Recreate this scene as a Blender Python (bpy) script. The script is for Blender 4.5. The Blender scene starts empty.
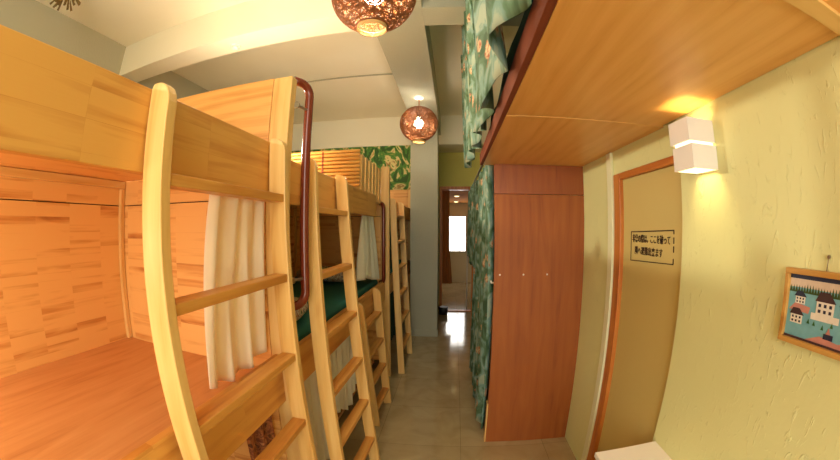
import bpy, bmesh, math, random
from mathutils import Vector, Matrix
random.seed(7)
S = bpy.context.scene
COL = S.collection
H = 1.55                      # lens height above the floor
PI = math.pi

# ------------------------------------------------------------------ materials
def lin(r, g, b):
    f = lambda c: (c/255/12.92) if c/255 <= .04045 else ((c/255+.055)/1.055)**2.4
    return (f(r), f(g), f(b), 1)

def new_mat(name):
    m = bpy.data.materials.new(name); m.use_nodes = True
    nt = m.node_tree; nt.nodes.clear()
    out = nt.nodes.new('ShaderNodeOutputMaterial')
    b = nt.nodes.new('ShaderNodeBsdfPrincipled')
    nt.links.new(b.outputs[0], out.inputs[0])
    return m, nt, b, out

def plain(name, col, rough=.5, metal=0, noise=.08, scale=20, bump=0, bscale=60, trans=0):
    m, nt, b, out = new_mat(name)
    N, L = nt.nodes, nt.links
    tc = N.new('ShaderNodeTexCoord')
    nz = N.new('ShaderNodeTexNoise'); nz.inputs['Scale'].default_value = scale; nz.inputs['Detail'].default_value = 4
    L.new(tc.outputs['Object'], nz.inputs['Vector'])
    mx = N.new('ShaderNodeMix'); mx.data_type = 'RGBA'
    mx.inputs[6].default_value = tuple(c*(1-noise) for c in col[:3])+(1,)
    mx.inputs[7].default_value = tuple(min(1, c*(1+noise)) for c in col[:3])+(1,)
    L.new(nz.outputs['Fac'], mx.inputs[0]); L.new(mx.outputs[2], b.inputs['Base Color'])
    b.inputs['Roughness'].default_value = rough; b.inputs['Metallic'].default_value = metal
    if bump:
        n2 = N.new('ShaderNodeTexNoise'); n2.inputs['Scale'].default_value = bscale; n2.inputs['Detail'].default_value = 5
        L.new(tc.outputs['Object'], n2.inputs['Vector'])
        bp = N.new('ShaderNodeBump'); bp.inputs['Strength'].default_value = bump; bp.inputs['Distance'].default_value = .01
        L.new(n2.outputs['Fac'], bp.inputs['Height']); L.new(bp.outputs[0], b.inputs['Normal'])
    if trans:
        tr = N.new('ShaderNodeBsdfTranslucent'); L.new(mx.outputs[2], tr.inputs['Color'])
        ms = N.new('ShaderNodeMixShader'); ms.inputs[0].default_value = trans
        L.new(b.outputs[0], ms.inputs[1]); L.new(tr.outputs[0], ms.inputs[2]); L.new(ms.outputs[0], out.inputs[0])
    return m

def emit(name, col, strength):
    m, nt, b, out = new_mat(name)
    b.inputs['Base Color'].default_value = col
    b.inputs['Emission Color'].default_value = col
    b.inputs['Emission Strength'].default_value = strength
    return m

_w = {}
def wood(c1, c2, c3, axis='y', across='z', block=0.0, rough=.42, bw=.32, rh=.055, figure=1.0):
    """laminated or solid wood; grain along `axis`, staves stacked along `across`"""
    key = (c1, c2, c3, axis, across, block, rough, bw, rh, figure)
    if key in _w: return _w[key]
    m, nt, b, out = new_mat('wood_%d' % len(_w))
    N, L = nt.nodes, nt.links
    tc = N.new('ShaderNodeTexCoord'); sx = N.new('ShaderNodeSeparateXYZ'); L.new(tc.outputs['Object'], sx.inputs[0])
    oi = N.new('ShaderNodeObjectInfo')
    third = [a for a in 'xyz' if a not in (axis, across)][0]
    cb = N.new('ShaderNodeCombineXYZ')
    for i, a in enumerate((axis, across, third)): L.new(sx.outputs['xyz'.index(a)], cb.inputs[i])
    off = N.new('ShaderNodeVectorMath'); off.operation = 'SCALE'; off.inputs[0].default_value = (13.7, 0, 7.3)
    L.new(oi.outputs['Random'], off.inputs['Scale'])
    ad = N.new('ShaderNodeVectorMath'); ad.operation = 'ADD'; L.new(cb.outputs[0], ad.inputs[0]); L.new(off.outputs[0], ad.inputs[1])
    # staves
    br = N.new('ShaderNodeTexBrick'); br.inputs['Scale'].default_value = 1
    br.inputs['Brick Width'].default_value = bw; br.inputs['Row Height'].default_value = rh
    br.inputs['Mortar Size'].default_value = .0004; br.inputs['Mortar Smooth'].default_value = 0
    br.inputs['Color1'].default_value = (0, 0, 0, 1); br.inputs['Color2'].default_value = (1, 1, 1, 1); br.inputs['Mortar'].default_value = (.5, .5, .5, 1)
    br.offset = .37; br.offset_frequency = 1
    L.new(ad.outputs[0], br.inputs['Vector'])
    sh = N.new('ShaderNodeVectorMath'); sh.operation = 'MULTIPLY_ADD'   # each stave shifts the figure
    L.new(br.outputs['Color'], sh.inputs[0]); sh.inputs[1].default_value = (3.1*block, 1.3*block, 2.2*block); L.new(ad.outputs[0], sh.inputs[2])
    mp = N.new('ShaderNodeMapping'); mp.inputs['Scale'].default_value = (1.1, 9, 9); L.new(sh.outputs[0], mp.inputs['Vector'])
    n1 = N.new('ShaderNodeTexNoise'); n1.inputs['Scale'].default_value = 1.6; n1.inputs['Detail'].default_value = 3; n1.inputs['Distortion'].default_value = 1.2
    L.new(mp.outputs[0], n1.inputs['Vector'])
    mp2 = N.new('ShaderNodeMapping'); mp2.inputs['Scale'].default_value = (3, 90, 90); L.new(sh.outputs[0], mp2.inputs['Vector'])
    n2 = N.new('ShaderNodeTexNoise'); n2.inputs['Scale'].default_value = 1.5; n2.inputs['Detail'].default_value = 4
    L.new(mp2.outputs[0], n2.inputs['Vector'])
    # cathedral figure
    wv = N.new('ShaderNodeTexWave'); wv.wave_type = 'BANDS'; wv.bands_direction = 'Y'; wv.inputs['Scale'].default_value = 1.0
    wv.inputs['Distortion'].default_value = 9; wv.inputs['Detail'].default_value = 2; wv.inputs['Detail Scale'].default_value = .6
    mp3 = N.new('ShaderNodeMapping'); mp3.inputs['Scale'].default_value = (.9, 5, 5); L.new(sh.outputs[0], mp3.inputs['Vector']); L.new(mp3.outputs[0], wv.inputs['Vector'])
    a1 = N.new('ShaderNodeMath'); a1.operation = 'MULTIPLY_ADD'; L.new(wv.outputs['Fac'], a1.inputs[0]); a1.inputs[1].default_value = .22*figure; L.new(n1.outputs['Fac'], a1.inputs[2])
    a2 = N.new('ShaderNodeMath'); a2.operation = 'MULTIPLY_ADD'; L.new(n2.outputs['Fac'], a2.inputs[0]); a2.inputs[1].default_value = .35; L.new(a1.outputs[0], a2.inputs[2])
    a3 = N.new('ShaderNodeMath'); a3.operation = 'MULTIPLY_ADD'; L.new(br.outputs['Color'], a3.inputs[0]); a3.inputs[1].default_value = .38*block; L.new(a2.outputs[0], a3.inputs[2])
    cr = N.new('ShaderNodeValToRGB'); e = cr.color_ramp.elements
    lo = .36+.10*block; hi = .36+.62+.38*block
    e[0].position = lo; e[0].color = c3; e[1].position = min(1.0, hi); e[1].color = c1
    mid = cr.color_ramp.elements.new((lo+min(1, hi))/2-.05); mid.color = c2
    L.new(a3.outputs[0], cr.inputs[0]); L.new(cr.outputs[0], b.inputs['Base Color'])
    b.inputs['Roughness'].default_value = rough
    bp = N.new('ShaderNodeBump'); bp.inputs['Strength'].default_value = .08; bp.inputs['Distance'].default_value = .003
    L.new(n2.outputs['Fac'], bp.inputs['Height']); L.new(bp.outputs[0], b.inputs['Normal'])
    _w[key] = m
    return m

PINE = (lin(222, 162, 80), lin(202, 134, 56), lin(164, 96, 36))
LIGHT = (lin(234, 192, 120), lin(222, 174, 98), lin(200, 140, 66))
RUBB = (lin(236, 182, 106), lin(212, 146, 74), lin(168, 98, 44))
PLY = (lin(162, 92, 34), lin(152, 82, 28), lin(134, 68, 22))
SOFF = (lin(234, 180, 104), lin(226, 168, 90), lin(208, 144, 68))
def pine(ax='y', ac='z', block=.8): return wood(*PINE, axis=ax, across=ac, block=block, bw=.42, rh=.065)
def light(ax='z', ac='x'): return wood(*LIGHT, axis=ax, across=ac, block=0.0)
def rubber(ax='y', ac='z'): return wood(*RUBB, axis=ax, across=ac, block=1.5, bw=.19, rh=.034)
PLATFORM = wood(lin(222, 168, 110), lin(212, 154, 94), lin(194, 132, 74), axis='y', across='x', block=0, figure=0, rough=.5)
SOFFIT = wood(*SOFF, axis='y', across='x', block=0, figure=1.2, rough=.38)
PANEL = wood(*PLY, axis='z', across='x', block=0, figure=.6, rough=.6)
ORANGE = wood(lin(214, 130, 52), lin(196, 106, 36), lin(150, 70, 24), axis='z', across='x', block=0)

def wall_mat(name, c1, c2, bump, strokes=True, rough=.6):
    m, nt, b, out = new_mat(name); N, L = nt.nodes, nt.links
    tc = N.new('ShaderNodeTexCoord')
    n1 = N.new('ShaderNodeTexNoise'); n1.inputs['Scale'].default_value = 2.2; n1.inputs['Detail'].default_value = 5; L.new(tc.outputs['Object'], n1.inputs['Vector'])
    mx = N.new('ShaderNodeMix'); mx.data_type = 'RGBA'; mx.inputs[6].default_value = c1; mx.inputs[7].default_value = c2
    L.new(n1.outputs['Fac'], mx.inputs[0]); L.new(mx.outputs[2], b.inputs['Base Color'])
    b.inputs['Roughness'].default_value = rough
    mp = N.new('ShaderNodeMapping'); mp.inputs['Scale'].default_value = (1, 1.5, .55); mp.inputs['Rotation'].default_value = (.35, 0, 0); L.new(tc.outputs['Object'], mp.inputs['Vector'])
    n2 = N.new('ShaderNodeTexNoise'); n2.inputs['Scale'].default_value = 17; n2.inputs['Detail'].default_value = 4; n2.inputs['Distortion'].default_value = 3.0; L.new(mp.outputs[0], n2.inputs['Vector'])
    rp = N.new('ShaderNodeValToRGB'); rp.color_ramp.elements[0].position = .60 if strokes else .3; rp.color_ramp.elements[1].position = .72; L.new(n2.outputs['Fac'], rp.inputs[0])
    n3 = N.new('ShaderNodeTexNoise'); n3.inputs['Scale'].default_value = 9; n3.inputs['Detail'].default_value = 6; L.new(tc.outputs['Object'], n3.inputs['Vector'])
    ad = N.new('ShaderNodeMath'); ad.operation = 'MULTIPLY_ADD'; L.new(n3.outputs['Fac'], ad.inputs[0]); ad.inputs[1].default_value = .6; L.new(rp.outputs[0], ad.inputs[2])
    bp = N.new('ShaderNodeBump'); bp.inputs['Strength'].default_value = bump; bp.inputs['Distance'].default_value = .012
    L.new(ad.outputs[0], bp.inputs['Height']); L.new(bp.outputs[0], b.inputs['Normal'])
    return m
YWALL = wall_mat('yellow_plaster', lin(220, 224, 160), lin(228, 232, 174), .36)
CEIL = wall_mat('cream_ceiling', lin(240, 232, 206), lin(246, 240, 218), .08, False, .8)
GREY = wall_mat('grey_concrete', lin(166, 164, 142), lin(176, 174, 152), .12, False, .8)
WHITEW = wall_mat('far_room_white', lin(228, 216, 180), lin(238, 228, 196), .05, False, .7)
YFAR = wall_mat('far_yellow', lin(198, 190, 96), lin(206, 198, 106), .1, False, .7)

def floor_mat():
    m, nt, b, out = new_mat('glossy_tile'); N, L = nt.nodes, nt.links
    tc = N.new('ShaderNodeTexCoord')
    mp = N.new('ShaderNodeMapping'); mp.inputs['Location'].default_value = (-.09, .22, 0); L.new(tc.outputs['Object'], mp.inputs['Vector'])
    br = N.new('ShaderNodeTexBrick'); br.offset = 0; br.inputs['Scale'].default_value = 1
    br.inputs['Brick Width'].default_value = .6; br.inputs['Row Height'].default_value = .6; br.inputs['Mortar Size'].default_value = .0022; br.inputs['Mortar Smooth'].default_value = .1
    br.inputs['Color1'].default_value = lin(176, 156, 116); br.inputs['Color2'].default_value = lin(184, 164, 124); br.inputs['Mortar'].default_value = lin(150, 132, 100)
    L.new(mp.outputs[0], br.inputs['Vector'])
    nz = N.new('ShaderNodeTexNoise'); nz.inputs['Scale'].default_value = 5; nz.inputs['Detail'].default_value = 7; nz.inputs['Distortion'].default_value = .8; L.new(tc.outputs['Object'], nz.inputs['Vector'])
    mx = N.new('ShaderNodeMix'); mx.data_type = 'RGBA'; mx.blend_type = 'MULTIPLY'; mx.inputs[0].default_value = .55
    cr = N.new('ShaderNodeValToRGB'); cr.color_ramp.elements[0].position = .3; cr.color_ramp.elements[0].color = (.62, .55, .45, 1); cr.color_ramp.elements[1].position = .65
    L.new(nz.outputs['Fac'], cr.inputs[0]); L.new(br.outputs['Color'], mx.inputs[6]); L.new(cr.outputs[0], mx.inputs[7]); L.new(mx.outputs[2], b.inputs['Base Color'])
    b.inputs['Roughness'].default_value = .1; b.inputs['IOR'].default_value = 1.6
    n2 = N.new('ShaderNodeTexNoise'); n2.inputs['Scale'].default_value = 7; n2.inputs['Detail'].default_value = 2; L.new(tc.outputs['Object'], n2.inputs['Vector'])
    ad = N.new('ShaderNodeMath'); ad.operation = 'MULTIPLY_ADD'; L.new(br.outputs['Fac'], ad.inputs[0]); ad.inputs[1].default_value = -.4; L.new(n2.outputs['Fac'], ad.inputs[2])
    bp = N.new('ShaderNodeBump'); bp.inputs['Strength'].default_value = .05; bp.inputs['Distance'].default_value = .01
    L.new(ad.outputs[0], bp.inputs['Height']); L.new(bp.outputs[0], b.inputs['Normal'])
    return m
FLOOR = floor_mat()

def leaves_mat():
    m, nt, b, out = new_mat('leaf_wallpaper'); N, L = nt.nodes, nt.links
    tc = N.new('ShaderNodeTexCoord')
    mp = N.new('ShaderNodeMapping'); mp.inputs['Rotation'].default_value = (0, .6, 0); mp.inputs['Scale'].default_value = (1, 1, .55); L.new(tc.outputs['Object'], mp.inputs['Vector'])
    nz = N.new('ShaderNodeTexNoise'); nz.inputs['Scale'].default_value = 5.5; nz.inputs['Detail'].default_value = 3; nz.inputs['Distortion'].default_value = 1.8; L.new(mp.outputs[0], nz.inputs['Vector'])
    cr = N.new('ShaderNodeValToRGB'); cr.color_ramp.interpolation = 'CONSTANT'
    e = cr.color_ramp.elements; e[0].position = 0; e[0].color = lin(56, 92, 32)
    e[1].position = .42; e[1].color = lin(78, 132, 50)
    for p, c in ((.49, lin(122, 152, 62)), (.52, lin(222, 204, 136)), (.60, lin(172, 134, 70)), (.66, lin(78, 124, 54))):
        k = e.new(p); k.color = c
    L.new(nz.outputs['Fac'], cr.inputs[0]); L.new(cr.outputs[0], b.inputs['Base Color']); b.inputs['Roughness'].default_value = .7
    return m
LEAFWALL = leaves_mat()

def floral_mat():
    m, nt, b, out = new_mat('floral_cloth'); N, L = nt.nodes, nt.links
    uv = N.new('ShaderNodeTexCoord')
    nz = N.new('ShaderNodeTexNoise'); nz.inputs['Scale'].default_value = 8; nz.inputs['Detail'].default_value = 4; nz.inputs['Distortion'].default_value = .8; L.new(uv.outputs['UV'], nz.inputs['Vector'])
    base = N.new('ShaderNodeValToRGB'); base.color_ramp.interpolation = 'EASE'
    e = base.color_ramp.elements; e[0].position = .34; e[0].color = lin(62, 92, 62); e[1].position = .66; e[1].color = lin(166, 180, 156)
    k = e.new(.47); k.color = lin(94, 126, 96)
    k = e.new(.54); k.color = lin(122, 156, 142)
    L.new(nz.outputs['Fac'], base.inputs[0])
    vo = N.new('ShaderNodeTexVoronoi'); vo.inputs['Scale'].default_value = 7; vo.inputs['Randomness'].default_value = .9; L.new(uv.outputs['UV'], vo.inputs['Vector'])
    n2 = N.new('ShaderNodeTexNoise'); n2.inputs['Scale'].default_value = 45; L.new(uv.outputs['UV'], n2.inputs['Vector'])
    ad = N.new('ShaderNodeMath'); ad.operation = 'MULTIPLY_ADD'; L.new(n2.outputs['Fac'], ad.inputs[0]); ad.inputs[1].default_value = .35; L.new(vo.outputs['Distance'], ad.inputs[2])
    fm = N.new('ShaderNodeValToRGB'); fm.color_ramp.elements[0].position = .40; fm.color_ramp.elements[0].color = (1, 1, 1, 1); fm.color_ramp.elements[1].position = .46; fm.color_ramp.elements[1].color = (0, 0, 0, 1)
    L.new(ad.outputs[0], fm.inputs[0])
    fc = N.new('ShaderNodeValToRGB'); e = fc.color_ramp.elements; e[0].position = .35; e[0].color = lin(168, 96, 64); e[1].position = .62; e[1].color = lin(232, 206, 160)
    L.new(n2.outputs['Fac'], fc.inputs[0])
    mx = N.new('ShaderNodeMix'); mx.data_type = 'RGBA'; L.new(fm.outputs[0], mx.inputs[0]); L.new(base.outputs[0], mx.inputs[6]); L.new(fc.outputs[0], mx.inputs[7])
    L.new(mx.outputs[2], b.inputs['Base Color']); b.inputs['Roughness'].default_value = .75
    return m
FLORAL = floral_mat()

def mottled(name, cols, scale, rough=.8):
    m, nt, b, out = new_mat(name); N, L = nt.nodes, nt.links
    tc = N.new('ShaderNodeTexCoord')
    nz = N.new('ShaderNodeTexNoise'); nz.inputs['Scale'].default_value = scale; nz.inputs['Detail'].default_value = 3; nz.inputs['Distortion'].default_value = 1; L.new(tc.outputs['Object'], nz.inputs['Vector'])
    cr = N.new('ShaderNodeValToRGB'); cr.color_ramp.interpolation = 'EASE'
    e = cr.color_ramp.elements; n = len(cols)
    e[0].position = .34; e[0].color = cols[0]; e[1].position = .66; e[1].color = cols[-1]
    for i, c in enumerate(cols[1:-1], 1):
        k = e.new(.34+.32*i/(n-1)); k.color = c
    L.new(nz.outputs['Fac'], cr.inputs[0]); L.new(cr.outputs[0], b.inputs['Base Color']); b.inputs['Roughness'].default_value = rough
    return m
BEDFLORAL = mottled('bedding_floral', [lin(70, 84, 60), lin(200, 196, 170), lin(150, 110, 90), lin(214, 212, 190), lin(52, 66, 96)], 22)
BROWNPAT = mottled('brown_patterned_cloth', [lin(92, 48, 24), lin(170, 104, 60), lin(120, 62, 34), lin(190, 130, 86)], 26)
BACKING = plain('dark_backing', lin(70, 44, 26), .8)
TEAL = plain('teal_sheet', lin(34, 112, 104), .8, bump=.2, bscale=12)
DKGREEN = plain('dark_green_cloth', lin(28, 62, 50), .85, bump=.2, bscale=12)
CREAM = plain('cream_cotton', lin(255, 246, 224), .85, noise=.02, bump=.15, bscale=40, trans=.38)
WHITECL = plain('offwhite_cotton', lin(240, 234, 212), .85, noise=.04, bump=.15, bscale=40, trans=.2)
BROWNCL = plain('brown_cloth', lin(158, 92, 36), .85, bump=.1)
REDBAR = plain('red_brown_lacquer', lin(112, 42, 22), .22, noise=.25, scale=30)
METAL = plain('dull_metal', lin(170, 160, 140), .35, .9)
WHITE = plain('white_laminate', lin(238, 234, 228), .4, noise=.02)
SHELL = plain('white_plastic', lin(232, 228, 216), .4, noise=.02)
SCONCE = plain('sconce_white', lin(238, 236, 232), .45, noise=.02)
DOORM = plain('khaki_door', lin(208, 190, 120), .55, noise=.04, scale=3)
TRIMW = plain('pale_trim', lin(234, 238, 200), .5, noise=.03)
FRAMEW = wood(lin(204, 132, 60), lin(188, 110, 44), lin(150, 78, 28), axis='z', across='y')
FRAMEH = wood(lin(204, 132, 60), lin(188, 110, 44), lin(150, 78, 28), axis='y', across='z')
GOLDW = wood(lin(206, 160, 84), lin(184, 134, 62), lin(140, 92, 40), axis='y', across='z')
WICKER = plain('brown_wicker', lin(142, 84, 38), .5, noise=.5, scale=60, trans=.25)
CANE = plain('pale_cane', lin(222, 178, 112), .6, noise=.2, scale=40)
BAMBOO = wood(lin(216, 160, 80), lin(196, 134, 58), lin(160, 98, 36), axis='x', across='z', block=1, bw=.7, rh=.012)
BLACK = plain('black_plastic', lin(24, 20, 18), .5)
INK = plain('dark_brown_ink', lin(58, 40, 26), .7)
BULB = emit('warm_bulb', (1, .90, .72, 1), 26)
SKYPANE = emit('daylight_pane', (1, .98, .92, 1), 7)
LED = emit('ceiling_lamp_glow', (1, .78, .35, 1), 4)
SLOT = emit('sconce_lamp', (1, .74, .36, 1), 14)

# ------------------------------------------------------------------ mesh tools
class MB:
    def __init__(s): s.v = []; s.f = []; s.mi = []; s.m = 0; s.uv = None
    def add(s, vs, fs):
        o = len(s.v); s.v += [tuple(v) for v in vs]
        for f in fs: s.f.append(tuple(i+o for i in f)); s.mi.append(s.m)
        return s
    def box(s, x0, x1, y0, y1, z0, z1):
        x0, x1 = sorted((x0, x1)); y0, y1 = sorted((y0, y1)); z0, z1 = sorted((z0, z1))
        return s.hexa([(x0, y0, z0), (x1, y0, z0), (x1, y1, z0), (x0, y1, z0), (x0, y0, z1), (x1, y0, z1), (x1, y1, z1), (x0, y1, z1)])
    def hexa(s, v):
        return s.add(v, [(0, 3, 2, 1), (4, 5, 6, 7), (0, 1, 5, 4), (1, 2, 6, 5), (2, 3, 7, 6), (3, 0, 4, 7)])
    def tube(s, pts, r, n=8, cap=True, closed=False):
        pts = [Vector(p) for p in pts]; vs = []; prev = None
        m = len(pts)
        for i, p in enumerate(pts):
            if closed: t = (pts[(i+1) % m]-pts[i-1]).normalized()
            else: t = (pts[min(i+1, m-1)]-pts[max(i-1, 0)]).normalized()
            if prev is None:
                a = t.orthogonal().normalized()
            else:
                a = (prev-t*prev.dot(t)).normalized()
            prev = a; b = t.cross(a)
            rr = r[i] if isinstance(r, (list, tuple)) else r
            for k in range(n):
                an = 2*PI*k/n; vs.append(p+(a*math.cos(an)+b*math.sin(an))*rr)
        fs = []
        for i in range(m if closed else m-1):
            j = (i+1) % m
            for k in range(n): fs.append((i*n+k, i*n+(k+1) % n, j*n+(k+1) % n, j*n+k))
        if cap and not closed:
            fs.append(tuple(range(n-1, -1, -1))); fs.append(tuple((m-1)*n+k for k in range(n)))
        return s.add(vs, fs)
    def lathe(s, prof, c, n=24, axis='z'):
        vs = []
        for (r, h) in prof:
            for k in range(n):
                a = 2*PI*k/n; x, y = r*math.cos(a), r*math.sin(a)
                vs.append({'z': (c[0]+x, c[1]+y, c[2]+h), 'x': (c[0]+h, c[1]+x, c[2]+y), 'y': (c[0]+y, c[1]+h, c[2]+x)}[axis])
        fs = []
        for i in range(len(prof)-1):
            for k in range(n): fs.append((i*n+k, i*n+(k+1) % n, (i+1)*n+(k+1) % n, (i+1)*n+k))
        if prof[0][0] > 1e-6: fs.append(tuple(range(n-1, -1, -1)))
        if prof[-1][0] > 1e-6: fs.append(tuple((len(prof)-1)*n+k for k in range(n)))
        return s.add(vs, fs)
    def grid(s, fn, nu, nv):
        vs = [fn(i/nu, j/nv) for j in range(nv+1) for i in range(nu+1)]
        fs = [(j*(nu+1)+i, j*(nu+1)+i+1, (j+1)*(nu+1)+i+1, (j+1)*(nu+1)+i) for j in range(nv) for i in range(nu)]
        s.uv = [(i/nu, j/nv) for j in range(nv+1) for i in range(nu+1)]
        return s.add(vs, fs)

def obj(name, mb, mats, parent=None, bevel=0, smooth=False, solid=0, uvs=(1, 1), recalc=True):
    me = bpy.data.meshes.new(name)
    o3 = Vector(parent['_w']) if parent is not None else Vector((0, 0, 0))
    me.from_pydata([tuple(Vector(v)-o3) for v in mb.v], [], mb.f)
    if not isinstance(mats, (list, tuple)): mats = [mats]
    for m in mats: me.materials.append(m)
    for i, p in enumerate(me.polygons):
        p.material_index = mb.mi[i]; p.use_smooth = smooth
    if mb.uv:
        ul = me.uv_layers.new(name='uv')
        for lp in me.loops:
            u = mb.uv[lp.vertex_index]; ul.data[lp.index].uv = (u[0]*uvs[0], u[1]*uvs[1])
    elif recalc:
        bm = bmesh.new(); bm.from_mesh(me); bmesh.ops.recalc_face_normals(bm, faces=bm.faces); bm.to_mesh(me); bm.free()
    me.update()
    o = bpy.data.objects.new(name, me); COL.objects.link(o)
    if parent is not None:
        o.parent = parent
        o['_w'] = tuple(o3)
    else: o['_w'] = (0., 0., 0.)
    if solid:
        md = o.modifiers.new('thickness', 'SOLIDIFY'); md.thickness = solid; md.offset = 0
    if bevel:
        md = o.modifiers.new('edges', 'BEVEL'); md.width = bevel; md.segments = 2; md.limit_method = 'ANGLE'
    return o

def recenter(o, loc):
    """put a single-mesh thing's origin at its base point"""
    d = Vector(loc)
    for v in o.data.vertices: v.co -= d
    o.location = d
    return o

def tag(o, label, cat, group=None):
    o['label'] = label; o['category'] = cat
    if group: o['group'] = group
    return o
def thing(name, loc, label, cat, group=None):
    o = bpy.data.objects.new(name, None); o.empty_display_size = .1; COL.objects.link(o); o.location = loc
    o['_w'] = tuple(loc)
    return tag(o, label, cat, group)
def struct(name, mb, mats, parent=None, **k):
    o = obj(name, mb, mats, parent, **k)
    if parent is None: o['kind'] = 'structure'
    return o
def copy_thing(root, loc):
    c = root.copy(); COL.objects.link(c); c.location = loc
    for ch in list(root.children):
        d = ch.copy(); COL.objects.link(d); d.parent = c
        for g in ch.children:
            e = g.copy(); COL.objects.link(e); e.parent = d
    return c

# ------------------------------------------------------------------ the room shell
CZ = 3.45; BZ = 3.10           # ceiling, underside of the beams
XL, XR, YB, YF = -3.3, .86, -1.9, 5.8
struct('floor', MB().box(XL-.1, 1.6, YB-.1, 10.2, -.1, 0), FLOOR)
struct('ceiling', MB().box(XL-.1, 1.0, YB-.1, 6.6, CZ, CZ+.1), CEIL)
struct('wall_left', MB().box(XL-.1, XL, YB-.1, YF, 0, CZ), GREY)
# back wall with a window opening behind the camera
wb = MB()
wx0, wx1, wz0, wz1 = -.9, .8, .9, 3.0
wb.box(XL, wx0, YB-.1, YB, 0, CZ); wb.box(wx1, 1.0, YB-.1, YB, 0, CZ); wb.box(wx0, wx1, YB-.1, YB, 0, wz0); wb.box(wx0, wx1, YB-.1, YB, wz1, CZ)
struct('wall_back', wb, YWALL)
fr = MB()
for a, b_ in ((wx0, wx0+.05), (wx1-.05, wx1), ((wx0+wx1)/2-.025, (wx0+wx1)/2+.025)): fr.box(a, b_, YB-.09, YB-.03, wz0, wz1)
fr.box(wx0+.05, wx1-.05, YB-.09, YB-.03, wz0, wz0+.05); fr.box(wx0+.05, wx1-.05, YB-.09, YB-.03, wz1-.05, wz1)
struct('window_2', fr, SHELL)
# right wall: rough plaster near the camera, set back a little from the door on
wr = MB(); wr.box(XR, XR+.2, YB, 1.13, 0, CZ)
struct('wall_right', wr, YWALL)
wr2 = MB(); wr2.box(.877, .98, 1.765, 6.5, 0, CZ); wr2.box(.877, .98, 1.13, 1.765, 1.835, CZ)
struct('wall_right_recess', wr2, YWALL)
struct('trim_1', MB().box(.858, .8765, 1.767, 1.825, 0, 1.957), TRIMW, bevel=.003)
# door set into the right wall
d = struct('door_1', MB().box(.890, .925, 1.06, 1.69, 0.005, 1.80), DOORM, bevel=.002)
fm = MB(); fm.box(.868, .93, 1.69, 1.762, 0, 1.832); d2 = struct('door_frame', fm, FRAMEW, d, bevel=.003)
fm = MB(); fm.box(.868, .93, 1.134, 1.688, 1.80, 1.832); struct('door_frame_head', fm, FRAMEH, d, bevel=.003)
# far wall with leaf wallpaper, doorway wall beyond the pillar
struct('wall_far', MB().box(XL, -.32, YF, 6.5, 0, 2.94), LEAFWALL)
dw = MB(); dw.box(-.32, -.235, 6.42, 6.5, 0, 2.94); dw.box(.42, .877, 6.42, 6.5, 0, 2.94); dw.box(-.235, .42, 6.42, 6.5, 2.30, 2.94)
struct('wall_doorway', dw, YFAR)
d = struct('door_2', MB().box(-.235, -.19, 6.38, 6.52, 0, 2.24), ORANGE, bevel=.003)
struct('door_jamb', MB().box(.37, .42, 6.38, 6.52, 0, 2.24), ORANGE, d, bevel=.003)
struct('door_head', MB().box(-.235, .42, 6.38, 6.52, 2.24, 2.30), ORANGE, d, bevel=.003)
struct('door_sill', MB().box(-.19, .37, 6.40, 6.52, 0, .018), ORANGE, d, bevel=.003)
# beams and the pillar
struct('trim_2', MB().box(-.586, -.19, YB, 5.78, BZ, CZ-.001), GREY)              # beam along the aisle
struct('trim_3', MB().box(XL, -.587, 2.15, 2.40, BZ+.001, CZ-.001), CEIL)         # cross beam, left
struct('trim_4', MB().box(-.189, .86, 2.15, 2.40, BZ+.001, CZ-.001), GREY)        # cross beam, right
struct('trim_5', MB().box(XL, .877, 5.78, 6.42, 2.94, CZ-.001), CEIL)             # beam over the far wall
struct('trim_6', MB().box(-.586, -.206, 4.86, 5.26, 0, BZ-.001), GREY)            # pillar
struct('trim_7', MB().box(-.60, -.192, 5.0-.15, 4.86, 0, .10), GREY, bevel=.004)  # plinth at the foot of the pillar
cb = MB(); cb.tube([(-.60, 4.0, CZ-.012), (-1.3, 3.99, CZ-.014), (-2.3, 4.01, CZ-.012), (-3.25, 4.0, CZ-.012)], .009, 6)
tag(obj('cable', cb, GREY), 'thin painted cable run across the ceiling left of the aisle beam', 'cable')
# far room
struct('wall_far_room', MB().box(-1.5, 1.5, 10.0, 10.1, 0, 2.5), WHITEW)
fs = MB(); fs.box(-1.6, -1.5, 6.5, 10.1, 0, 2.5); fs.box(1.5, 1.6, 6.5, 10.1, 0, 2.5)
struct('wall_far_room_side', fs, WHITEW)
struct('ceiling_far_room', MB().box(-1.6, 1.6, 6.5, 10.1, 2.26, 2.36), wood(lin(224, 150, 66), lin(206, 124, 44), lin(160, 84, 28), axis='x', across='y', rough=.95))
w = struct('window_1', MB().box(-.15, .36, 9.975, 9.985, .90, 1.86), SKYPANE)
wf = MB()
for a, b_ in ((-.19, -.15), (.17, .195), (.36, .40)): wf.box(a, b_, 9.95, 10, .86, 1.90)
wf.box(-.15, .36, 9.951, 10, .86, .90); wf.box(-.15, .36, 9.951, 10, 1.86, 1.90)
struct('window_frame', wf, SHELL, w, bevel=.003)
for (x, y) in ((.09, 7.65), (.09, 9.3)):
    t = thing('downlight', (x, y, 2.26), '' , 'light', 'downlights in the room beyond the doorway')
    t['label'] = 'small round ceiling light seen through the far doorway, ' + ('the nearer and higher one' if y < 8 else 'the farther one by the window')
    obj('housing', MB().lathe([(.07, 0), (.07, -.02), (.055, -.025)], (x, y, 2.26), 20), SHELL, t, smooth=False)
    obj('diffuser', MB().lathe([(.053, -.0255), (.04, -.035), (0.0, -.038)], (x, y, 2.26), 20), LED, t, smooth=True)

# ------------------------------------------------------------------ bunk beds, left
XB = -1.63                      # inner face of the back panels
def post(mb_parent, y0, y1, x0=-.705, x1=-.62, z1=2.155, z0=0):
    return obj('post', MB().box(x0, x1, y0, y1, z0, z1), light('z', 'x'), mb_parent, bevel=.005)

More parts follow.
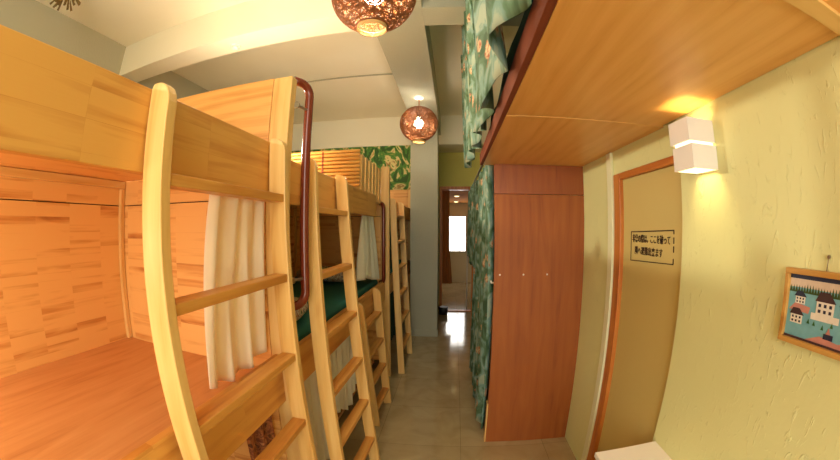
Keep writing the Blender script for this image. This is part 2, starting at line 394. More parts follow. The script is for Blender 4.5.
def bunk(y0, y1, label, board=(1.67, 1.865), board_y=None, rail=(.842, 1.05), upper_end=True, near_posts=True, near_end=True):
    t = thing('bunk_bed', ((-1.65-.62)/2, (y0+y1)/2, 0), label, 'bunk bed', 'pine bunk beds along the left side')
    yb0, yb1 = board_y or (y0, y1-.05)
    obj('guard_board', MB().box(-.688, -.66, yb0, yb1, *board), pine('y', 'z'), t, bevel=.003)
    obj('side_rail', MB().box(-.688, -.66, y0, y1-.05, *rail), pine('y', 'z'), t, bevel=.003)
    post(t, y1-.05, y1)
    post(t, y1-.05, y1, -1.68, -1.632)
    if near_posts:
        post(t, y0, y0+.05-.0) if False else None
        post(t, y0, y0+.05, -1.68, -1.632)
    obj('middle_platform', MB().box(XB, -.689, y0, y1-.052, .955, .982), PLATFORM, t)
    obj('upper_platform', MB().box(XB, -.689, y0, y1-.052, 1.782, 1.805), rubber('y', 'x'), t)
    obj('lower_platform', MB().box(XB, -.79, y0, y1-.052, .16, .185), PLATFORM, t)
    bp = obj('back_panel', MB().box(XB-.02, XB, y0+.051, y1-.052, .186, 1.657), rubber('y', 'z'), t)
    obj('back_board', MB().box(XB-.02, XB, y0+.051, y1-.052, 1.662, 1.781), rubber('y', 'z'), t)
    obj('backing', MB().box(XB-.032, XB-.022, y0+.051, y1-.052, 1.64, 1.68), BACKING, t)
    ep = obj('end_panel', MB().box(XB, -.706, y1-.05, y1-.03, .186, 1.657), rubber('x', 'z'), t)
    obj('end_board', MB().box(XB, -.706, y1-.05, y1-.03, 1.662, 1.781), rubber('x', 'z'), t)
    obj('backing', MB().box(XB, -.706, y1-.028, y1-.018, 1.64, 1.68), BACKING, t)
    if upper_end:
        obj('upper_end_board', MB().box(XB, -.706, y1-.05, y1-.02, 1.806, 2.155), wood(lin(222, 164, 88), lin(204, 138, 62), lin(164, 96, 36), axis='x', across='z', block=.3, bw=.6, rh=.1, figure=1.6), t, bevel=.003)
    obj('back_batten', MB().box(XB+.001, XB+.028, y0, y1-.055, 1.745, 1.78), light('y', 'z'), t, bevel=.002)
    obj('corner_batten', MB().box(XB+.001, XB+.025, y1-.078, y1-.053, .984, 1.743), light('z', 'x'), t, bevel=.002)
    return t

def pole_bar(t, x, y, z0, z1, dirn=-1):
    """lacquered grab bar screwed to a post"""
    R = .055; pts = [(x-.045, y+dirn*.075, z0)]
    for k in range(7):
        a = PI/2*k/6; s = math.sin(a); c = math.cos(a)
        pts.append((x-.03+.03*s, y+dirn*.05*(1-s), z0+R*(1-c)))
    pts.append((x, y, (z0+z1)/2))
    for k in range(7):
        a = PI/2*k/6; s = math.sin(a); c = math.cos(a)
        pts.append((x-.03*(1-c), y+dirn*.05*(1-c), z1-R+R*s))
    pts.append((x-.045, y+dirn*.075, z1))
    g = obj('grab_bar', MB().tube(pts, .0185, 12), REDBAR, t, smooth=True)
    for z in (z1-.115, z0+.11):
        obj('bracket', MB().tube([(x, y, z), (x-.02, y+dirn*.08, z)], .006, 8).lathe([(.014, 0), (.014, .008)], (x-.02, y+dirn*.08-.004, z), 12, 'y'), METAL, g, smooth=False)

b1 = bunk(-.85, 1.25, 'pine bunk bed nearest the viewer on the left, open and empty, with bare plywood platform')
pole_bar(b1, -.592, 1.325, 1.235, 2.155)
b2 = bunk(1.36, 3.45, 'second pine bunk bed from the viewer, with teal sheet, bamboo screen and drawn curtain', board=(1.645, 1.83), board_y=(1.27, 2.99), rail=(.845, 1.03), upper_end=False)
pole_bar(b2, -.655, 3.30, 1.02, 1.78, 1)
sc = obj('bamboo_screen', MB().box(XB, -.70, 2.462, 2.472, 1.806, 2.10), BAMBOO, b2)
sm = MB()
for i in range(11):
    z = 1.83+i*.028
    sm.tube([(XB+.01, 2.45, z), (-.665, 2.45, z)], .0125, 8)
obj('bamboo_slats', sm, BAMBOO, sc, smooth=True)
obj('screen_tie', MB().box(-.955, -.945, 2.434, 2.438, 1.83, 2.11), REDBAR, sc)
for i in range(7):
    y = 2.50+i*.128
    obj('slat', MB().box(-.715, -.695, y, y+.075, 1.806, 2.12), light('z', 'y'), b2, bevel=.003)
b3 = bunk(3.55, 5.60, 'third pine bunk bed, farthest from the viewer, partly hidden behind the grey pillar', board=(1.66, 1.85), rail=(.84, 1.04), upper_end=True)
post(b3, 3.50, 3.549, -.745, -.665, 2.08)

# unseen lamps added in the bunks to brighten the first bed and ceiling
def unseen_bunk_lamp(t, x, y, z, power):
    g = obj('unseen_bunk_lamp', MB().lathe([(.045, 0), (.045, .012), (.012, .014), (.012, .05), (.034, .055), (.05, .10), (.047, .10), (.03, .058)], (x, y, z), 20, 'x'), SHELL, t, smooth=False)
    obj('bulb', MB().lathe([(0, .060), (.022, .066), (.026, .085), (.016, .105), (0, .11)], (x, y, z), 16, 'x'), BULB, g, smooth=True)
    l = bpy.data.lights.new('unseen_bunk_light', 'POINT'); l.energy = power; l.color = (1, .88, .66); l.shadow_soft_size = .03
    o = bpy.data.objects.new('unseen_bunk_light', l); COL.objects.link(o); o.location = (x+.14, y, z)
obj('added_lamp_post', MB().box(-1.63, -1.60, -.47, -.43, 1.806, 2.25), light('z', 'x'), b1, bevel=.003)  # added only to carry the unseen upper lamp
unseen_bunk_lamp(b1, -1.628, -.45, 1.42, 11.5)
unseen_bunk_lamp(b1, -1.599, -.45, 2.10, 24)
obj('added_lamp_post', MB().box(-1.63, -1.60, 1.83, 1.87, 1.806, 2.15), light('z', 'x'), b2, bevel=.003)
unseen_bunk_lamp(b2, -1.599, 1.85, 2.06, 70)
obj('added_lamp_post', MB().box(-1.63, -1.60, 4.63, 4.67, 1.806, 2.15), light('z', 'x'), b3, bevel=.003)
unseen_bunk_lamp(b3, -1.599, 4.65, 2.06, 10)

# ------------------------------------------------------------------ ladders
def ladder(LT, LB, RT, RB, zs, label, topz=None):
    """LT etc: (x outer face, y) at the top and on the floor; rails are planks 85 mm deep"""
    ztl, ztr = topz
    t = thing('ladder', ((LB[0]+RB[0])/2, (LB[1]+RB[1])/2, 0), label, 'ladder', 'pine ladders of the bunk beds')
    D, T = .066, .032
    for (tp, bt, zt) in ((LT, LB, ztl), (RT, RB, ztr)):
        v = []
        for (p, z) in ((bt, 0.0), (tp, zt)):
            x, y = p
            v += [(x-D, y, z), (x, y, z), (x, y+T, z), (x-D, y+T, z)]
        # rounded shoulder on the aisle side of the top
        mb = MB()
        x, y = tp; dx = (bt[0]-tp[0])/zt; dy = (bt[1]-tp[1])/zt
        prof = [(-D, 0), (0, 0)]
        rings = [(0.0, 0.0)]
        pl = []
        for z, x0, x1 in [(0, -D, 0), (zt-.05, -D, 0), (zt-.03, -D, -.004), (zt-.014, -D, -.014), (zt-.003, -D+.004, -.030), (zt, -D+.010, -.045)]:
            xx = x+dx*(zt-z); yy = y+dy*(zt-z)
            pl.append([(xx+x0, yy, z), (xx+x1, yy, z), (xx+x1, yy+T, z), (xx+x0, yy+T, z)])
        vs = [q for r in pl for q in r]; fs = [(0, 3, 2, 1), tuple(4*(len(pl)-1)+k for k in range(4))]
        for i in range(len(pl)-1):
            for k in range(4): fs.append((4*i+k, 4*i+(k+1) % 4, 4*i+4+(k+1) % 4, 4*i+4+k))
        mb.add(vs, fs)
        obj('rail', mb, light('z', 'x'), t, bevel=.003)
    def at(tp, bt, zt, z): f = z/zt; return (bt[0]+(tp[0]-bt[0])*f, bt[1]+(tp[1]-bt[1])*f)
    for z in zs:
        a = at(LT, LB, ztl, z); b = at(RT, RB, ztr, z); th = .028
        v = [(a[0]-D+.004, a[1]+T, z-th), (a[0]-.004, a[1]+T, z-th), (b[0]-.004, b[1], z-th), (b[0]-D+.004, b[1], z-th),
             (a[0]-D+.004, a[1]+T, z), (a[0]-.004, a[1]+T, z), (b[0]-.004, b[1], z), (b[0]-D+.004, b[1], z)]
        obj('rung', MB().hexa(v), pine('y', 'x', 0), t, bevel=.003)
    return t
ladder((-.593, .535), (-.525, .530), (-.593, 1.13), (-.52, 1.16), (1.668, 1.385, 1.085, .80, .52, .24), 'tall light pine ladder on the nearest bunk bed', (1.875, 1.875))
ladder((-.593, 1.43), (-.46, 1.33), (-.593, 1.89), (-.435, 1.90), (1.642, 1.35, 1.08, .80, .52, .24), 'tall light pine ladder leaning on the second bunk bed, right of the first grab bar', (1.865, 1.85))
ladder((-.592, 2.25), (-.535, 2.40), (-.588, 2.81), (-.515, 2.81), (.86, .63, .40, .16), 'short pine ladder with rounded tops reaching only the middle bunk of the second bed', (1.045, 1.05))
ladder((-.590, 3.61), (-.485, 3.49), (-.593, 4.22), (-.475, 4.12), (1.69, 1.41, 1.13, .84, .56, .27), 'farthest pine ladder, beside the grey pillar', (1.86, 1.86))

# ------------------------------------------------------------------ cloth on the left
def curtain(name, x, ytop, ybot, ztop, zbot, amp, folds, mat, label, cat='curtain', group=None, phase=0, hem=None, nv=26, xbot=None, uvs=None, ampb=None, seed=1):
    rnd = random.Random(seed)
    k1, k2 = rnd.uniform(0, 6), rnd.uniform(0, 6)
    ampb = ampb or amp; xbot = x if xbot is None else xbot
    nu = max(24, int(folds*12))
    def fn(u, v):
        w_ = 1-v
        y = (ytop[0]+(ytop[1]-ytop[0])*u)*v + (ybot[0]+(ybot[1]-ybot[0])*u)*w_
        zb = zbot+(hem(u) if hem else 0)
        z = zb+(ztop-zb)*v
        a = amp*v+ampb*w_
        ph = phase+folds*2*PI*u
        dx = a*(math.sin(ph+.5*math.sin(v*3+k1))+.35*math.sin(ph*1.7+k2+v*2))
        dy = a*.35*math.cos(ph*1.0+k1)
        return (x*v+xbot*w_+dx, y+dy, z)
    mb = MB().grid(fn, nu, nv)
    if uvs is None: uvs = (abs(ybot[1]-ybot[0])*1.6, ztop-zbot)
    o = obj(name, mb, mat, None, smooth=True, solid=.003, uvs=uvs)
    recenter(o, ((x+xbot)/2, (ybot[0]+ybot[1])/2, zbot))
    return tag(o, label, cat, group)

curtain('bunk_curtain', -.709, (.87, 1.196), (.80, 1.196), 1.66, 1.06, .012, 3.5, CREAM, 'bright cream curtain drawn to the far end of the nearest middle bunk', hem=lambda u: -.02*math.sin(u*4), ampb=.022, xbot=-.725, seed=3)
curtain('bunk_curtain', -.715, (2.72, 3.08), (2.62, 3.30), 1.70, 1.105, .012, 5, WHITECL, 'off-white curtain hanging below the guard board end of the second bunk bed', hem=lambda u: .04*math.sin(u*4+1), ampb=.03, seed=5)
curtain('bunk_curtain', -.730, (1.40, 1.86), (1.40, 1.80), .86, .14, .014, 5, WHITECL, 'off-white curtain closing the low bunk left of the second ladder', seed=6, ampb=.022, phase=2)
curtain('bunk_curtain', -.728, (1.90, 2.62), (1.88, 2.55), .86, .30, .012, 7, WHITECL, 'off-white curtain on the low bunk between the rails of the second ladder', seed=7, ampb=.02, hem=lambda u: .05*math.sin(u*9))
curtain('bunk_curtain', -.74, (.98, 1.17), (.96, 1.17), .86, .22, .016, 2.5, BROWNPAT, 'brown patterned curtain bunched in the low bunk below the nearest platform', seed=8, ampb=.025)
curtain('bunk_curtain', -.728, (3.64, 4.05), (3.64, 4.10), 1.70, 1.07, .014, 4, DKGREEN, 'dark green curtain of the middle bunk on the farthest bed, beside the last ladder', seed=9, ampb=.02)
curtain('bunk_curtain', -.732, (3.64, 4.35), (3.64, 4.35), .86, .20, .014, 6, DKGREEN, 'dark green curtain of the low bunk on the farthest bed, behind the last ladder', seed=10, ampb=.02)

def mattress(y0, y1, z0, z1, mat, name, label, cat='mattress', group=None, x0=-1.60, x1=-.72):
    def sup(u, v): pass
    mb = MB().box(x0, x1, y0, y1, z0, z1)
    o = obj(name, mb, mat, None, bevel=.03, smooth=True); o.modifiers['edges'].segments = 4
    recenter(o, ((x0+x1)/2, (y0+y1)/2, z0)); return tag(o, label, cat, group)
mattress(1.44, 3.36, .983, 1.05, TEAL, 'mattress', 'thin mattress under a teal sheet in the middle of the second bunk bed')
mattress(3.62, 5.5, .983, 1.05, TEAL, 'mattress', 'thin dark mattress in the middle of the farthest bunk bed')

def pillow(c, size, mat, label, rot=0):
    sx, sy, sz = size
    def fn(u, v):
        th = (v-.5)*PI; ph = u*2*PI
        f = lambda t, e: math.copysign(abs(t)**e, t)
        x = sx*f(math.cos(th), .5)*f(math.cos(ph), .45); y = sy*f(math.cos(th), .5)*f(math.sin(ph), .45); z = sz*f(math.sin(th), .9)
        z *= 1+.12*math.sin(x*19+1)*math.cos(y*15)
        cr, sr = math.cos(rot), math.sin(rot)
        return (c[0]+x*cr-y*sr, c[1]+x*sr+y*cr, c[2]+sz+z)
    o = obj('pillow', MB().grid(fn, 40, 20), mat, None, smooth=True)
    recenter(o, c); return tag(o, label, 'pillow')
pillow((-1.13, 3.10, 1.060), (.30, .19, .062), BEDFLORAL, 'floral pillow at the far end of the teal mattress')
pillow((-.95, 1.66, 1.060), (.19, .16, .055), BEDFLORAL, 'floral pillow at the near end of the teal mattress, behind the first grab bar', .2)

# ------------------------------------------------------------------ right side: bunk over the aisle, end panel
SZ = 1.96
rb = thing('bunk_bed', (.53, 1.6, 0), 'high bunk on the right with plywood underside and red-brown end panel to the floor', 'bunk bed')
obj('underside_panel', MB().box(.2, .855, -1.4, 1.238, SZ, SZ+.02), SOFFIT, rb)
obj('underside_panel', MB().box(.2, .875, 1.242, 2.285, SZ, SZ+.02), SOFFIT, rb)
obj('seam_batten', MB().box(.2005, .853, 1.2385, 1.2415, SZ-.0015, SZ+.02), light('x', 'y'), rb)
obj('cross_batten', MB().box(.2005, .852, .285, .335, SZ-.012, SZ-.0005), light('x', 'y'), rb, bevel=.002)
obj('side_board', MB().box(.180, .199, -1.4, 2.285, SZ-.001, SZ+.07), wood(lin(128, 60, 24), lin(114, 50, 20), lin(92, 38, 14), axis='y', across='z', rough=.8), rb, bevel=.002)
obj('end_panel', MB().box(.268, .876, 2.24, 2.262, 0, 1.765), PANEL, rb, bevel=.001)
obj('end_board', MB().box(.268, .876, 2.241, 2.262, 1.768, SZ-.001), wood(lin(154, 84, 30), lin(144, 74, 26), lin(126, 60, 20), axis='z', across='x', block=0, figure=.6, rough=.45), rb, bevel=.001)
obj('base_strip', MB().box(.262, .27, 2.238, 2.30, 0, .33), light('z', 'y'), rb)
for x in (.305, .46, .62):
    obj('screw_cap', MB().lathe([(.006, 0), (.005, -.003), (0, -.004)], (x, 2.2395, 1.25), 10, 'y'), SHELL, rb)
obj('post', MB().box(.30, .345, 3.72, 3.765, 0, SZ), ORANGE, rb)
obj('post', MB().box(.30, .345, 5.45, 5.495, 0, SZ), ORANGE, rb)
obj('platform', MB().box(.30, .875, 2.30, 5.44, .42, .45), PLATFORM, rb)
obj('upper_platform', MB().box(.30, .875, 2.30, 5.44, SZ, SZ+.02), PLATFORM, rb)
obj('hook', MB().tube([(.262, 2.236, 1.20), (.25, 2.23, 1.20), (.245, 2.228, 1.215)], .006, 8), SHELL, rb, smooth=True)

bl = MB()  # dark mound added to stand for the shade inside the high bunk
def bfn(u, v):
    x = .235+.53*u; y = -1.2+3.3*v
    return (x, y, 2.012+.36*math.sin(PI*min(1, max(0, u)))**.22*(1+.10*math.sin(v*26)+.08*math.sin(v*11+u*7)))
bl.grid(bfn, 24, 80)
o = obj('shade_filler', bl, DKGREEN, None, smooth=True, solid=.03); recenter(o, (.51, .45, 2.0)); tag(o, 'dark sheet added to stand for the unlit inside of the high right bunk, behind the floral curtain hem', 'shade_filler')
def hem1(u): return .05*abs(math.sin(u*PI*3+.2))
G = 'floral curtains of the right-hand bunks'
curtain('floral_curtain', .138, (.62, 1.60), (.60, 1.62), 3.35, 1.985, .026, 2.4, FLORAL, 'pale blue-green floral curtain over the near edge of the high bunk, hem folded up', group=G, hem=hem1, seed=11, phase=PI/2, ampb=.030, uvs=(1.5, 1.2))
curtain('floral_curtain', .142, (1.66, 3.45), (1.66, 3.40), 3.35, 2.02, .026, 9, FLORAL, 'darker floral curtain of the high bunk farther along the aisle, up near the ceiling', group=G, hem=lambda u: .10*u+.02*math.sin(u*21), seed=12, uvs=(3.4, 1.15))
curtain('floral_curtain', .252, (2.33, 3.70), (2.34, 3.70), 2.00, .05, .024, 8, FLORAL, 'long floral curtain reaching the floor beside the red-brown panel', group=G, seed=13, xbot=.238, uvs=(3.2, 2.0), hem=lambda u: .03*math.sin(u*11))
curtain('floral_curtain', .255, (3.82, 5.38), (3.82, 5.38), 2.06, 1.10, .024, 8, FLORAL, 'short floral curtain farthest down the right side, ending at waist height', group=G, seed=14, uvs=(3, 1), hem=lambda u: .03*math.sin(u*9))
cr = MB().tube([(.15, -1.3, 3.37), (.15, 3.6, 3.37)], .012, 10)
tag(obj('curtain_rail', cr, METAL, smooth=True), 'long metal rail carrying the upper floral curtains', 'rail')
cr = MB().tube([(.255, 2.30, 2.085), (.255, 5.44, 2.085)], .010, 10)
tag(obj('curtain_rail', cr, METAL, smooth=True), 'thin metal rail carrying the lower floral curtains', 'rail')

# ------------------------------------------------------------------ door notice
t = thing('notice', (.889, 1.39, 1.40), 'stencilled Japanese escape notice in a dark frame on the khaki door', 'sign')
nx = .8885
def ny(a, z): return (nx, a, z)
bd = MB()
def bar(p, q, w):   # a thin painted line on the door between two (y, z) points
    dy, dz = q[0]-p[0], q[1]-p[1]; l = math.hypot(dy, dz); ny_, nz_ = -dz/l*w/2, dy/l*w/2
    v = [(p[0]+ny_, p[1]+nz_), (p[0]-ny_, p[1]-nz_), (q[0]-ny_, q[1]-nz_), (q[0]+ny_, q[1]+nz_)]
    bd.hexa([(nx-.001, *v[0]), (nx-.001, *v[1]), (nx-.001, *v[2]), (nx-.001, *v[3]), (nx+.0012, *v[0]), (nx+.0012, *v[1]), (nx+.0012, *v[2]), (nx+.0012, *v[3])])
bar((1.605, 1.533), (1.225, 1.543), .005); bar((1.605, 1.395), (1.225, 1.408), .004)
bar((1.603, 1.533), (1.603, 1.397), .0035)
for a, b_ in ((1.54, 1.528), (1.515, 1.49), (1.48, 1.455), (1.43, 1.41)): bar((1.227, a), (1.227, b_), .005)
obj('border', bd, INK, t)
def lettering(txt, size, yc, z, w):
    cu = bpy.data.curves.new('lettering', 'FONT'); cu.body = txt; cu.size = size; cu.align_x = 'CENTER'; cu.extrude = .0006; cu.offset = .0005
    tmp = bpy.data.objects.new('tmp', cu); COL.objects.link(tmp)
    bpy.context.view_layer.update()
    me = bpy.data.meshes.new_from_object(tmp.evaluated_get(bpy.context.evaluated_depsgraph_get()))
    bpy.data.objects.remove(tmp)
    xs = [v.co.x for v in me.vertices]; k = w/(max(xs)-min(xs))
    for v in me.vertices:
        x, y, zz = v.co
        v.co = Vector((nx-.0012-zz, yc-x*k, z+y*1.0))-Vector(t['_w'])
    me.materials.clear(); me.materials.append(INK)
    o = bpy.data.objects.new('lettering', me); COL.objects.link(o); o.parent = t
    return o
lettering('非常の際は、ここを破って', .040, 1.418, 1.488, .335)
lettering('隣へ避難出来ます', .040, 1.435, 1.432, .250)

# ------------------------------------------------------------------ wall lamp
t = thing('wall_lamp', (XR, .967, 1.73), 'white square up-and-down wall lamp glowing above the door side', 'lamp')
def shell(x0, x1, y0, y1, z0, z1, w=.006):
    m = MB(); m.box(x0, x0+w, y0, y1, z0, z1); m.box(x1-w, x1, y0, y1, z0, z1); m.box(x0+w, x1-w, y0, y0+w, z0, z1); m.box(x0+w, x1-w, y1-w, y1, z0, z1); return m
x0, x1, y0, y1 = .742, .859, .910, 1.022
obj('upper_box', shell(x0, x1, y0, y1, 1.824, 1.898), SCONCE, t)
obj('lower_box', shell(x0+.006, x1, y0-.004, y1-.004, 1.736, 1.813), SCONCE, t)
obj('band', shell(x0+.012, x1, y0+.012, y1-.012, 1.80, 1.838, .004), emit('sconce_band', (1, .86, .6, 1), 1.6), t)
obj('lamp_holder', MB().box(.845, .858, .95, .985, 1.79, 1.845), SHELL, t)
obj('bulb', MB().lathe([(0, -.035), (.014, -.030), (.018, 0), (.014, .030), (0, .035)], (.80, .966, 1.817), 14), SLOT, t, smooth=True)

# ------------------------------------------------------------------ framed picture
t = thing('picture', (XR, .47, 1.27), 'small wood-framed picture of white houses by blue water on the yellow wall', 'picture')
px1 = XR-.001; Y0, Y1 = .605, .335; Zb, Zt = 1.276, 1.458
def P(u, v, x=0):  # u from its left edge (far end) to the right, v up; the frame hangs slightly crooked
    y = Y0+(Y1-Y0)*u; return (px1-x, y, Zb+(Zt-Zb)*v)
def pbox(mb, u0, u1, v0, v1, xa, xb):
    mb.hexa([P(u0, v0, xa), P(u1, v0, xa), P(u1, v0, xb), P(u0, v0, xb), P(u0, v1, xa), P(u1, v1, xa), P(u1, v1, xb), P(u0, v1, xb)]); return mb
fw, fv = .05, .075
m = MB(); pbox(m, 0, 1, 0, fv, 0, .018); pbox(m, 0, 1, 1-fv, 1, 0, .018); pbox(m, 0, fw, fv, 1-fv, 0, .018); pbox(m, 1-fw, 1, fv, 1-fv, 0, .018)
obj('frame', m, GOLDW, t, bevel=.002)
art = MB(); mats = []
def amat(c): mats.append(plain('paint_%d' % len(mats), c, .6, noise=.15, scale=60)); return len(mats)-1
WATER, SKY, TREES, PINK, WHT, ROOF, DARK, GRN = [amat(c) for c in (lin(120, 182, 196), lin(214, 196, 176), lin(60, 84, 40), lin(200, 140, 128), lin(236, 232, 220), lin(70, 48, 52), lin(40, 44, 70), lin(54, 110, 60))]
def patch(pts, mi, lay):
    art.m = mi; x = .006+.0004*lay
    art.add([P(fw+(1-2*fw)*u, fv+(1-2*fv)*v, x) for u, v in pts], [tuple(range(len(pts)))])
def rect(u0, v0, u1, v1, mi, lay): patch([(u0, v0), (u1, v0), (u1, v1), (u0, v1)], mi, lay)
rect(0, 0, 1, 1, WATER, 0); rect(0, .80, 1, .93, SKY, 1); rect(0, .93, 1, 1, DARK, 1)
rr = random.Random(4)
for i in range(26):
    u = i/26; h = .03+.04*rr.random(); patch([(u, .72), (u+.045, .72), (u+.022, .80+h)], TREES, 2)
patch([(0, .0), (.25, 0), (.5, .14), (.75, .1), (1, .2), (1, 0)], PINK, 1)
patch([(.02, .44), (.3, .42), (.32, .52), (.1, .56)], PINK, 1)
def house(u, v, s, roof=ROOF):
    rect(u, v, u+s, v+s*.8, WHT, 3); patch([(u-.02, v+s*.8), (u+s+.02, v+s*.8), (u+s*.7, v+s*1.4), (u+s*.15, v+s*1.4)], roof, 4)
    for a in (.12, .42, .72):
        for b_ in (.12, .48): rect(u+s*a, v+s*b_, u+s*(a+.15), v+s*(b_+.2), DARK, 4)
house(.40, .45, .24); house(.10, .55, .14, DARK); house(.06, .24, .17); house(.72, .50, .16); rect(.34, .36, .72, .46, WHT, 2)
for u, v in ((.3, .28), (.38, .27), (.62, .3), (.5, .24), (.86, .36)): patch([(u, v), (u+.04, v), (u+.02, v+.08)], GRN, 4)
rect(.55, .12, .68, .2, DARK, 4); patch([(.58, .2), (.64, .2), (.61, .3)], PINK, 4); rect(0, .0, 1, .035, ROOF, 5)
obj('artwork', art, mats, t, recalc=False)
hk = MB(); hk.tube([(px1-.004, .475, 1.458), (px1-.004, .47, 1.49)], .0015, 6).lathe([(.004, -.006), (.005, 0)], (px1-.001, .47, 1.49), 10, 'x')
obj('hook', hk, METAL, t)

# ------------------------------------------------------------------ white cabinet, low right
t = thing('cabinet', (.72, .75, 0), 'low white cabinet against the yellow wall in the bottom right corner', 'cabinet')
obj('top', MB().box(.575, .858, .32, 1.106, .668, .69), WHITE, t, bevel=.002)
obj('body', MB().box(.59, .856, .335, 1.095, .06, .667), WHITE, t, bevel=.002)
obj('door', MB().box(.574, .589, .34, .713, .07, .66), WHITE, t, bevel=.002)
obj('door', MB().box(.574, .589, .717, 1.09, .07, .66), WHITE, t, bevel=.002)
for (x, y) in ((.62, .37), (.83, .37), (.62, 1.06), (.83, 1.06)): obj('foot', MB().box(x-.02, x+.02, y-.02, y+.02, 0, .06), WHITE, t)

# ------------------------------------------------------------------ pendant lamps
def pendant(loc, label):
    x, y, z = loc; R = .222
    t = thing('pendant_lamp', (x, y, BZ), label, 'lamp', 'wicker globe lamps hanging from the aisle beam')
    rnd = random.Random(21); m = MB(); zb = -.94; zt = .975
    n = 0
    while n < 165:
        d = Vector((rnd.gauss(0, 1), rnd.gauss(0, 1), rnd.gauss(0, .9)))
        if d.length < .1: continue
        d.normalize(); off = rnd.uniform(-.62, .62); rr = math.sqrt(1-off*off)
        a = d.orthogonal().normalized(); b = d.cross(a); Rk = R*rnd.uniform(.982, 1.0)
        run = []; segs = []
        for k in range(49):
            an = 2*PI*k/48; p = d*off+(a*math.cos(an)+b*math.sin(an))*rr
            if zb < p.z < zt: run.append((x+p.x*Rk, y+p.y*Rk, z+p.z*Rk*.96))
            else:
                if len(run) > 2: segs.append(run)
                run = []
        if len(run) > 2: segs.append(run)
        for s_ in segs: m.tube(s_, .0023, 4, cap=False)
        n += 1
    sh = obj('shade', m, WICKER, t, recalc=False)
    rb_ = R*math.sqrt(1-zb*zb); zz = z+zb*R*.96
    rim = MB().tube([(x+rb_*math.cos(2*PI*k/32), y+rb_*math.sin(2*PI*k/32), zz) for k in range(32)], .006, 8, closed=True)
    obj('rim', rim, WICKER, sh, smooth=True)
    # short woven collar round the bottom opening
    col = MB()
    for j in range(4):
        r_ = rb_-.004; q = zz-.004-j*.006
        col.tube([(x+r_*math.cos(2*PI*k/32), y+r_*math.sin(2*PI*k/32), q) for k in range(32)], .0034, 6, closed=True)
    obj('collar', col, CANE, sh, smooth=True)
    obj('bulb', MB().lathe([(0, -.056), (.028, -.048), (.048, -.028), (.056, 0), (.048, .028), (.030, .046), (.020, .065), (.018, .085)], (x, y, z+.0), 20), BULB, t, smooth=True)
    obj('socket', MB().lathe([(.022, .085), (.024, .09), (.024, .15), (.012, .165)], (x, y, z), 16), BLACK, t, smooth=False)
    obj('cord', MB().tube([(x, y, z+.16), (x+.002, y, z+.3), (x, y, BZ-.03)], .006, 8), WICKER, t, smooth=True)
    obj('ceiling_rose', MB().lathe([(.06, 0), (.06, -.008), (.045, -.022), (.012, -.034), (0, -.034)], (x, y, BZ), 24), SHELL, t, smooth=True)
    return t
p1 = pendant((-.385, 1.53, 2.76), 'brown woven globe pendant lamp nearest the viewer, cut by the top edge')
p2 = copy_thing(p1, (-.385, 3.98, BZ)); p2['label'] = 'brown woven globe pendant lamp hanging in front of the grey pillar'

# smoke detector, ceiling ornament, dot
t = thing('smoke_detector', (-1.17*1.545, 2.30, BZ), 'small round white smoke detector under the white cross beam', 'smoke detector')
obj('base', MB().lathe([(.05, 0), (.05, -.012)], (-1.80, 2.30, BZ+.001), 24), SHELL, t)
obj('sensor', MB().lathe([(.036, -.012), (.034, -.028), (.02, -.036), (0, -.037)], (-1.80, 2.30, BZ+.001), 24), SHELL, t, smooth=True)
OX, OY = -2.74, .98
t = thing('dried_flowers', (OX, OY, CZ), 'small bunch of dried flowers hung from the ceiling at the top left', 'dried flowers')
m = MB(); rnd = random.Random(3)
for k in range(46):
    a = rnd.uniform(0, 2*PI); r_ = rnd.uniform(.02, .16)
    e = (OX+r_*math.cos(a), OY+r_*math.sin(a), CZ-rnd.uniform(.14, .26)); m.tube([(OX, OY, CZ-.08), ((e[0]+OX)/2, (e[1]+OY)/2, (e[2]+CZ-.1)/2), e], [.003, .003, .012], 5)
obj('stems', m, plain('dried_brown', lin(120, 96, 48), .8, noise=.3), t)
obj('string', MB().tube([(OX, OY, CZ), (OX, OY, CZ-.09)], .004, 6), BLACK, t)

# ------------------------------------------------------------------ doorway cloth and bin
curtain('doorway_curtain', -.13, (6.56, 6.60), (6.56, 6.60), 2.2, .55, .006, 1.5, BROWNCL, 'x') if False else None
def dfn(u, v):
    w_ = .13+.10*max(0, (.35-v))**.6
    return (-.19+w_*u, 6.60+.012*math.sin(u*14), .50+(2.24-.50)*v)
o = obj('doorway_curtain', MB().grid(dfn, 24, 24), BROWNCL, None, smooth=True, solid=.004)
recenter(o, (-.12, 6.6, .5)); tag(o, 'brown cloth hanging at the left side of the far doorway', 'curtain')
t = thing('bin', (-.13, 6.62, 0), 'small black bin on the floor at the left foot of the far doorway', 'bin')
t.location = (-.145, 6.2, 0); t['_w'] = (-.145, 6.2, 0)
obj('body', MB().lathe([(.075, 0), (.085, .13)], (-.155, 6.2, 0), 20), BLACK, t, smooth=True)
obj('rim', MB().lathe([(.088, .13), (.088, .14), (.070, .14)], (-.155, 6.2, 0), 20), BLACK, t)
tag(obj('pole', MB().tube([(.275, 6.60, 0), (.275, 6.60, 1.12)], .012, 10), SHELL, smooth=True), 'pale upright pole standing in the far doorway', 'pole')

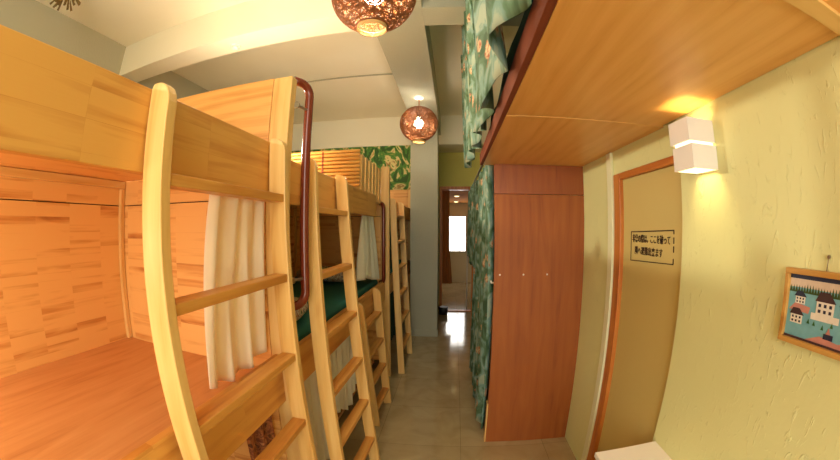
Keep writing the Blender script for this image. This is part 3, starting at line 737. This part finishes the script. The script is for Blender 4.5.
# ------------------------------------------------------------------ lights
def area(name, loc, rot, sx, sy, power, col):
    l = bpy.data.lights.new(name, 'AREA'); l.shape = 'RECTANGLE'; l.size = sx; l.size_y = sy; l.energy = power; l.color = col
    o = bpy.data.objects.new(name, l); COL.objects.link(o); o.location = loc; o.rotation_euler = rot; return o
area('window_daylight', ((wx0+wx1)/2, YB-.02, (wz0+wz1)/2), (PI/2, 0, 0), wx1-wx0-.1, wz1-wz0-.1, 84, (1, .95, .84))
for loc in ((-.385, 1.53, 2.76), (-.385, 3.98, 2.76)):
    l = bpy.data.lights.new('bulb_light', 'POINT'); l.energy = 120; l.color = (1, .90, .70); l.shadow_soft_size = .064
    o = bpy.data.objects.new('bulb_light', l); COL.objects.link(o); o.location = loc
l = bpy.data.lights.new('wall_lamp_light', 'POINT'); l.energy = 42; l.color = (1, .78, .38); l.shadow_soft_size = .019
o = bpy.data.objects.new('wall_lamp_light', l); COL.objects.link(o); o.location = (.80, .966, 1.817)

W = bpy.data.worlds.new('world'); S.world = W; W.use_nodes = True
W.node_tree.nodes['Background'].inputs[0].default_value = (.9, .85, .7, 1); W.node_tree.nodes['Background'].inputs[1].default_value = .3

# ------------------------------------------------------------------ camera: level wide fisheye
cam = bpy.data.cameras.new('camera'); co = bpy.data.objects.new('camera', cam); COL.objects.link(co)
cam.type = 'PANO'
try: cam.panorama_type = 'FISHEYE_LENS_POLYNOMIAL'
except Exception: pass
F = 353.0
for tgt in (cam, getattr(cam, 'cycles', None)):
    if tgt is None: continue
    try:
        tgt.panorama_type = 'FISHEYE_LENS_POLYNOMIAL'; tgt.fisheye_fov = PI
        tgt.fisheye_polynomial_k0 = 0; tgt.fisheye_polynomial_k1 = -(840/36)/F
        tgt.fisheye_polynomial_k2 = 0; tgt.fisheye_polynomial_k3 = 0; tgt.fisheye_polynomial_k4 = 0
    except Exception: pass
cam.sensor_width = 36; cam.sensor_fit = 'HORIZONTAL'; cam.clip_start = .02
yaw, pitch, roll = -.0925, -.0065, .0019
f = Vector((math.sin(yaw)*math.cos(pitch), math.cos(yaw)*math.cos(pitch), math.sin(pitch)))
r = Vector((math.cos(yaw), -math.sin(yaw), 0)); u = r.cross(f)
r2 = r*math.cos(roll)+u*math.sin(roll); u2 = -r*math.sin(roll)+u*math.cos(roll)
M = Matrix((r2, u2, -f)).transposed().to_4x4(); M.translation = Vector((0, 0, H))
co.matrix_world = M
S.camera = co

for o in list(S.objects):
    if '_w' in o: del o['_w']
S.view_settings.view_transform = 'Standard'; S.view_settings.look = 'None'; S.view_settings.gamma = 1
S.view_settings.use_curve_mapping = False; S.view_settings.exposure = 0
S.cycles.use_denoising = True
S.cycles.max_bounces = 8; S.cycles.diffuse_bounces = 5; S.cycles.sample_clamp_indirect = 6
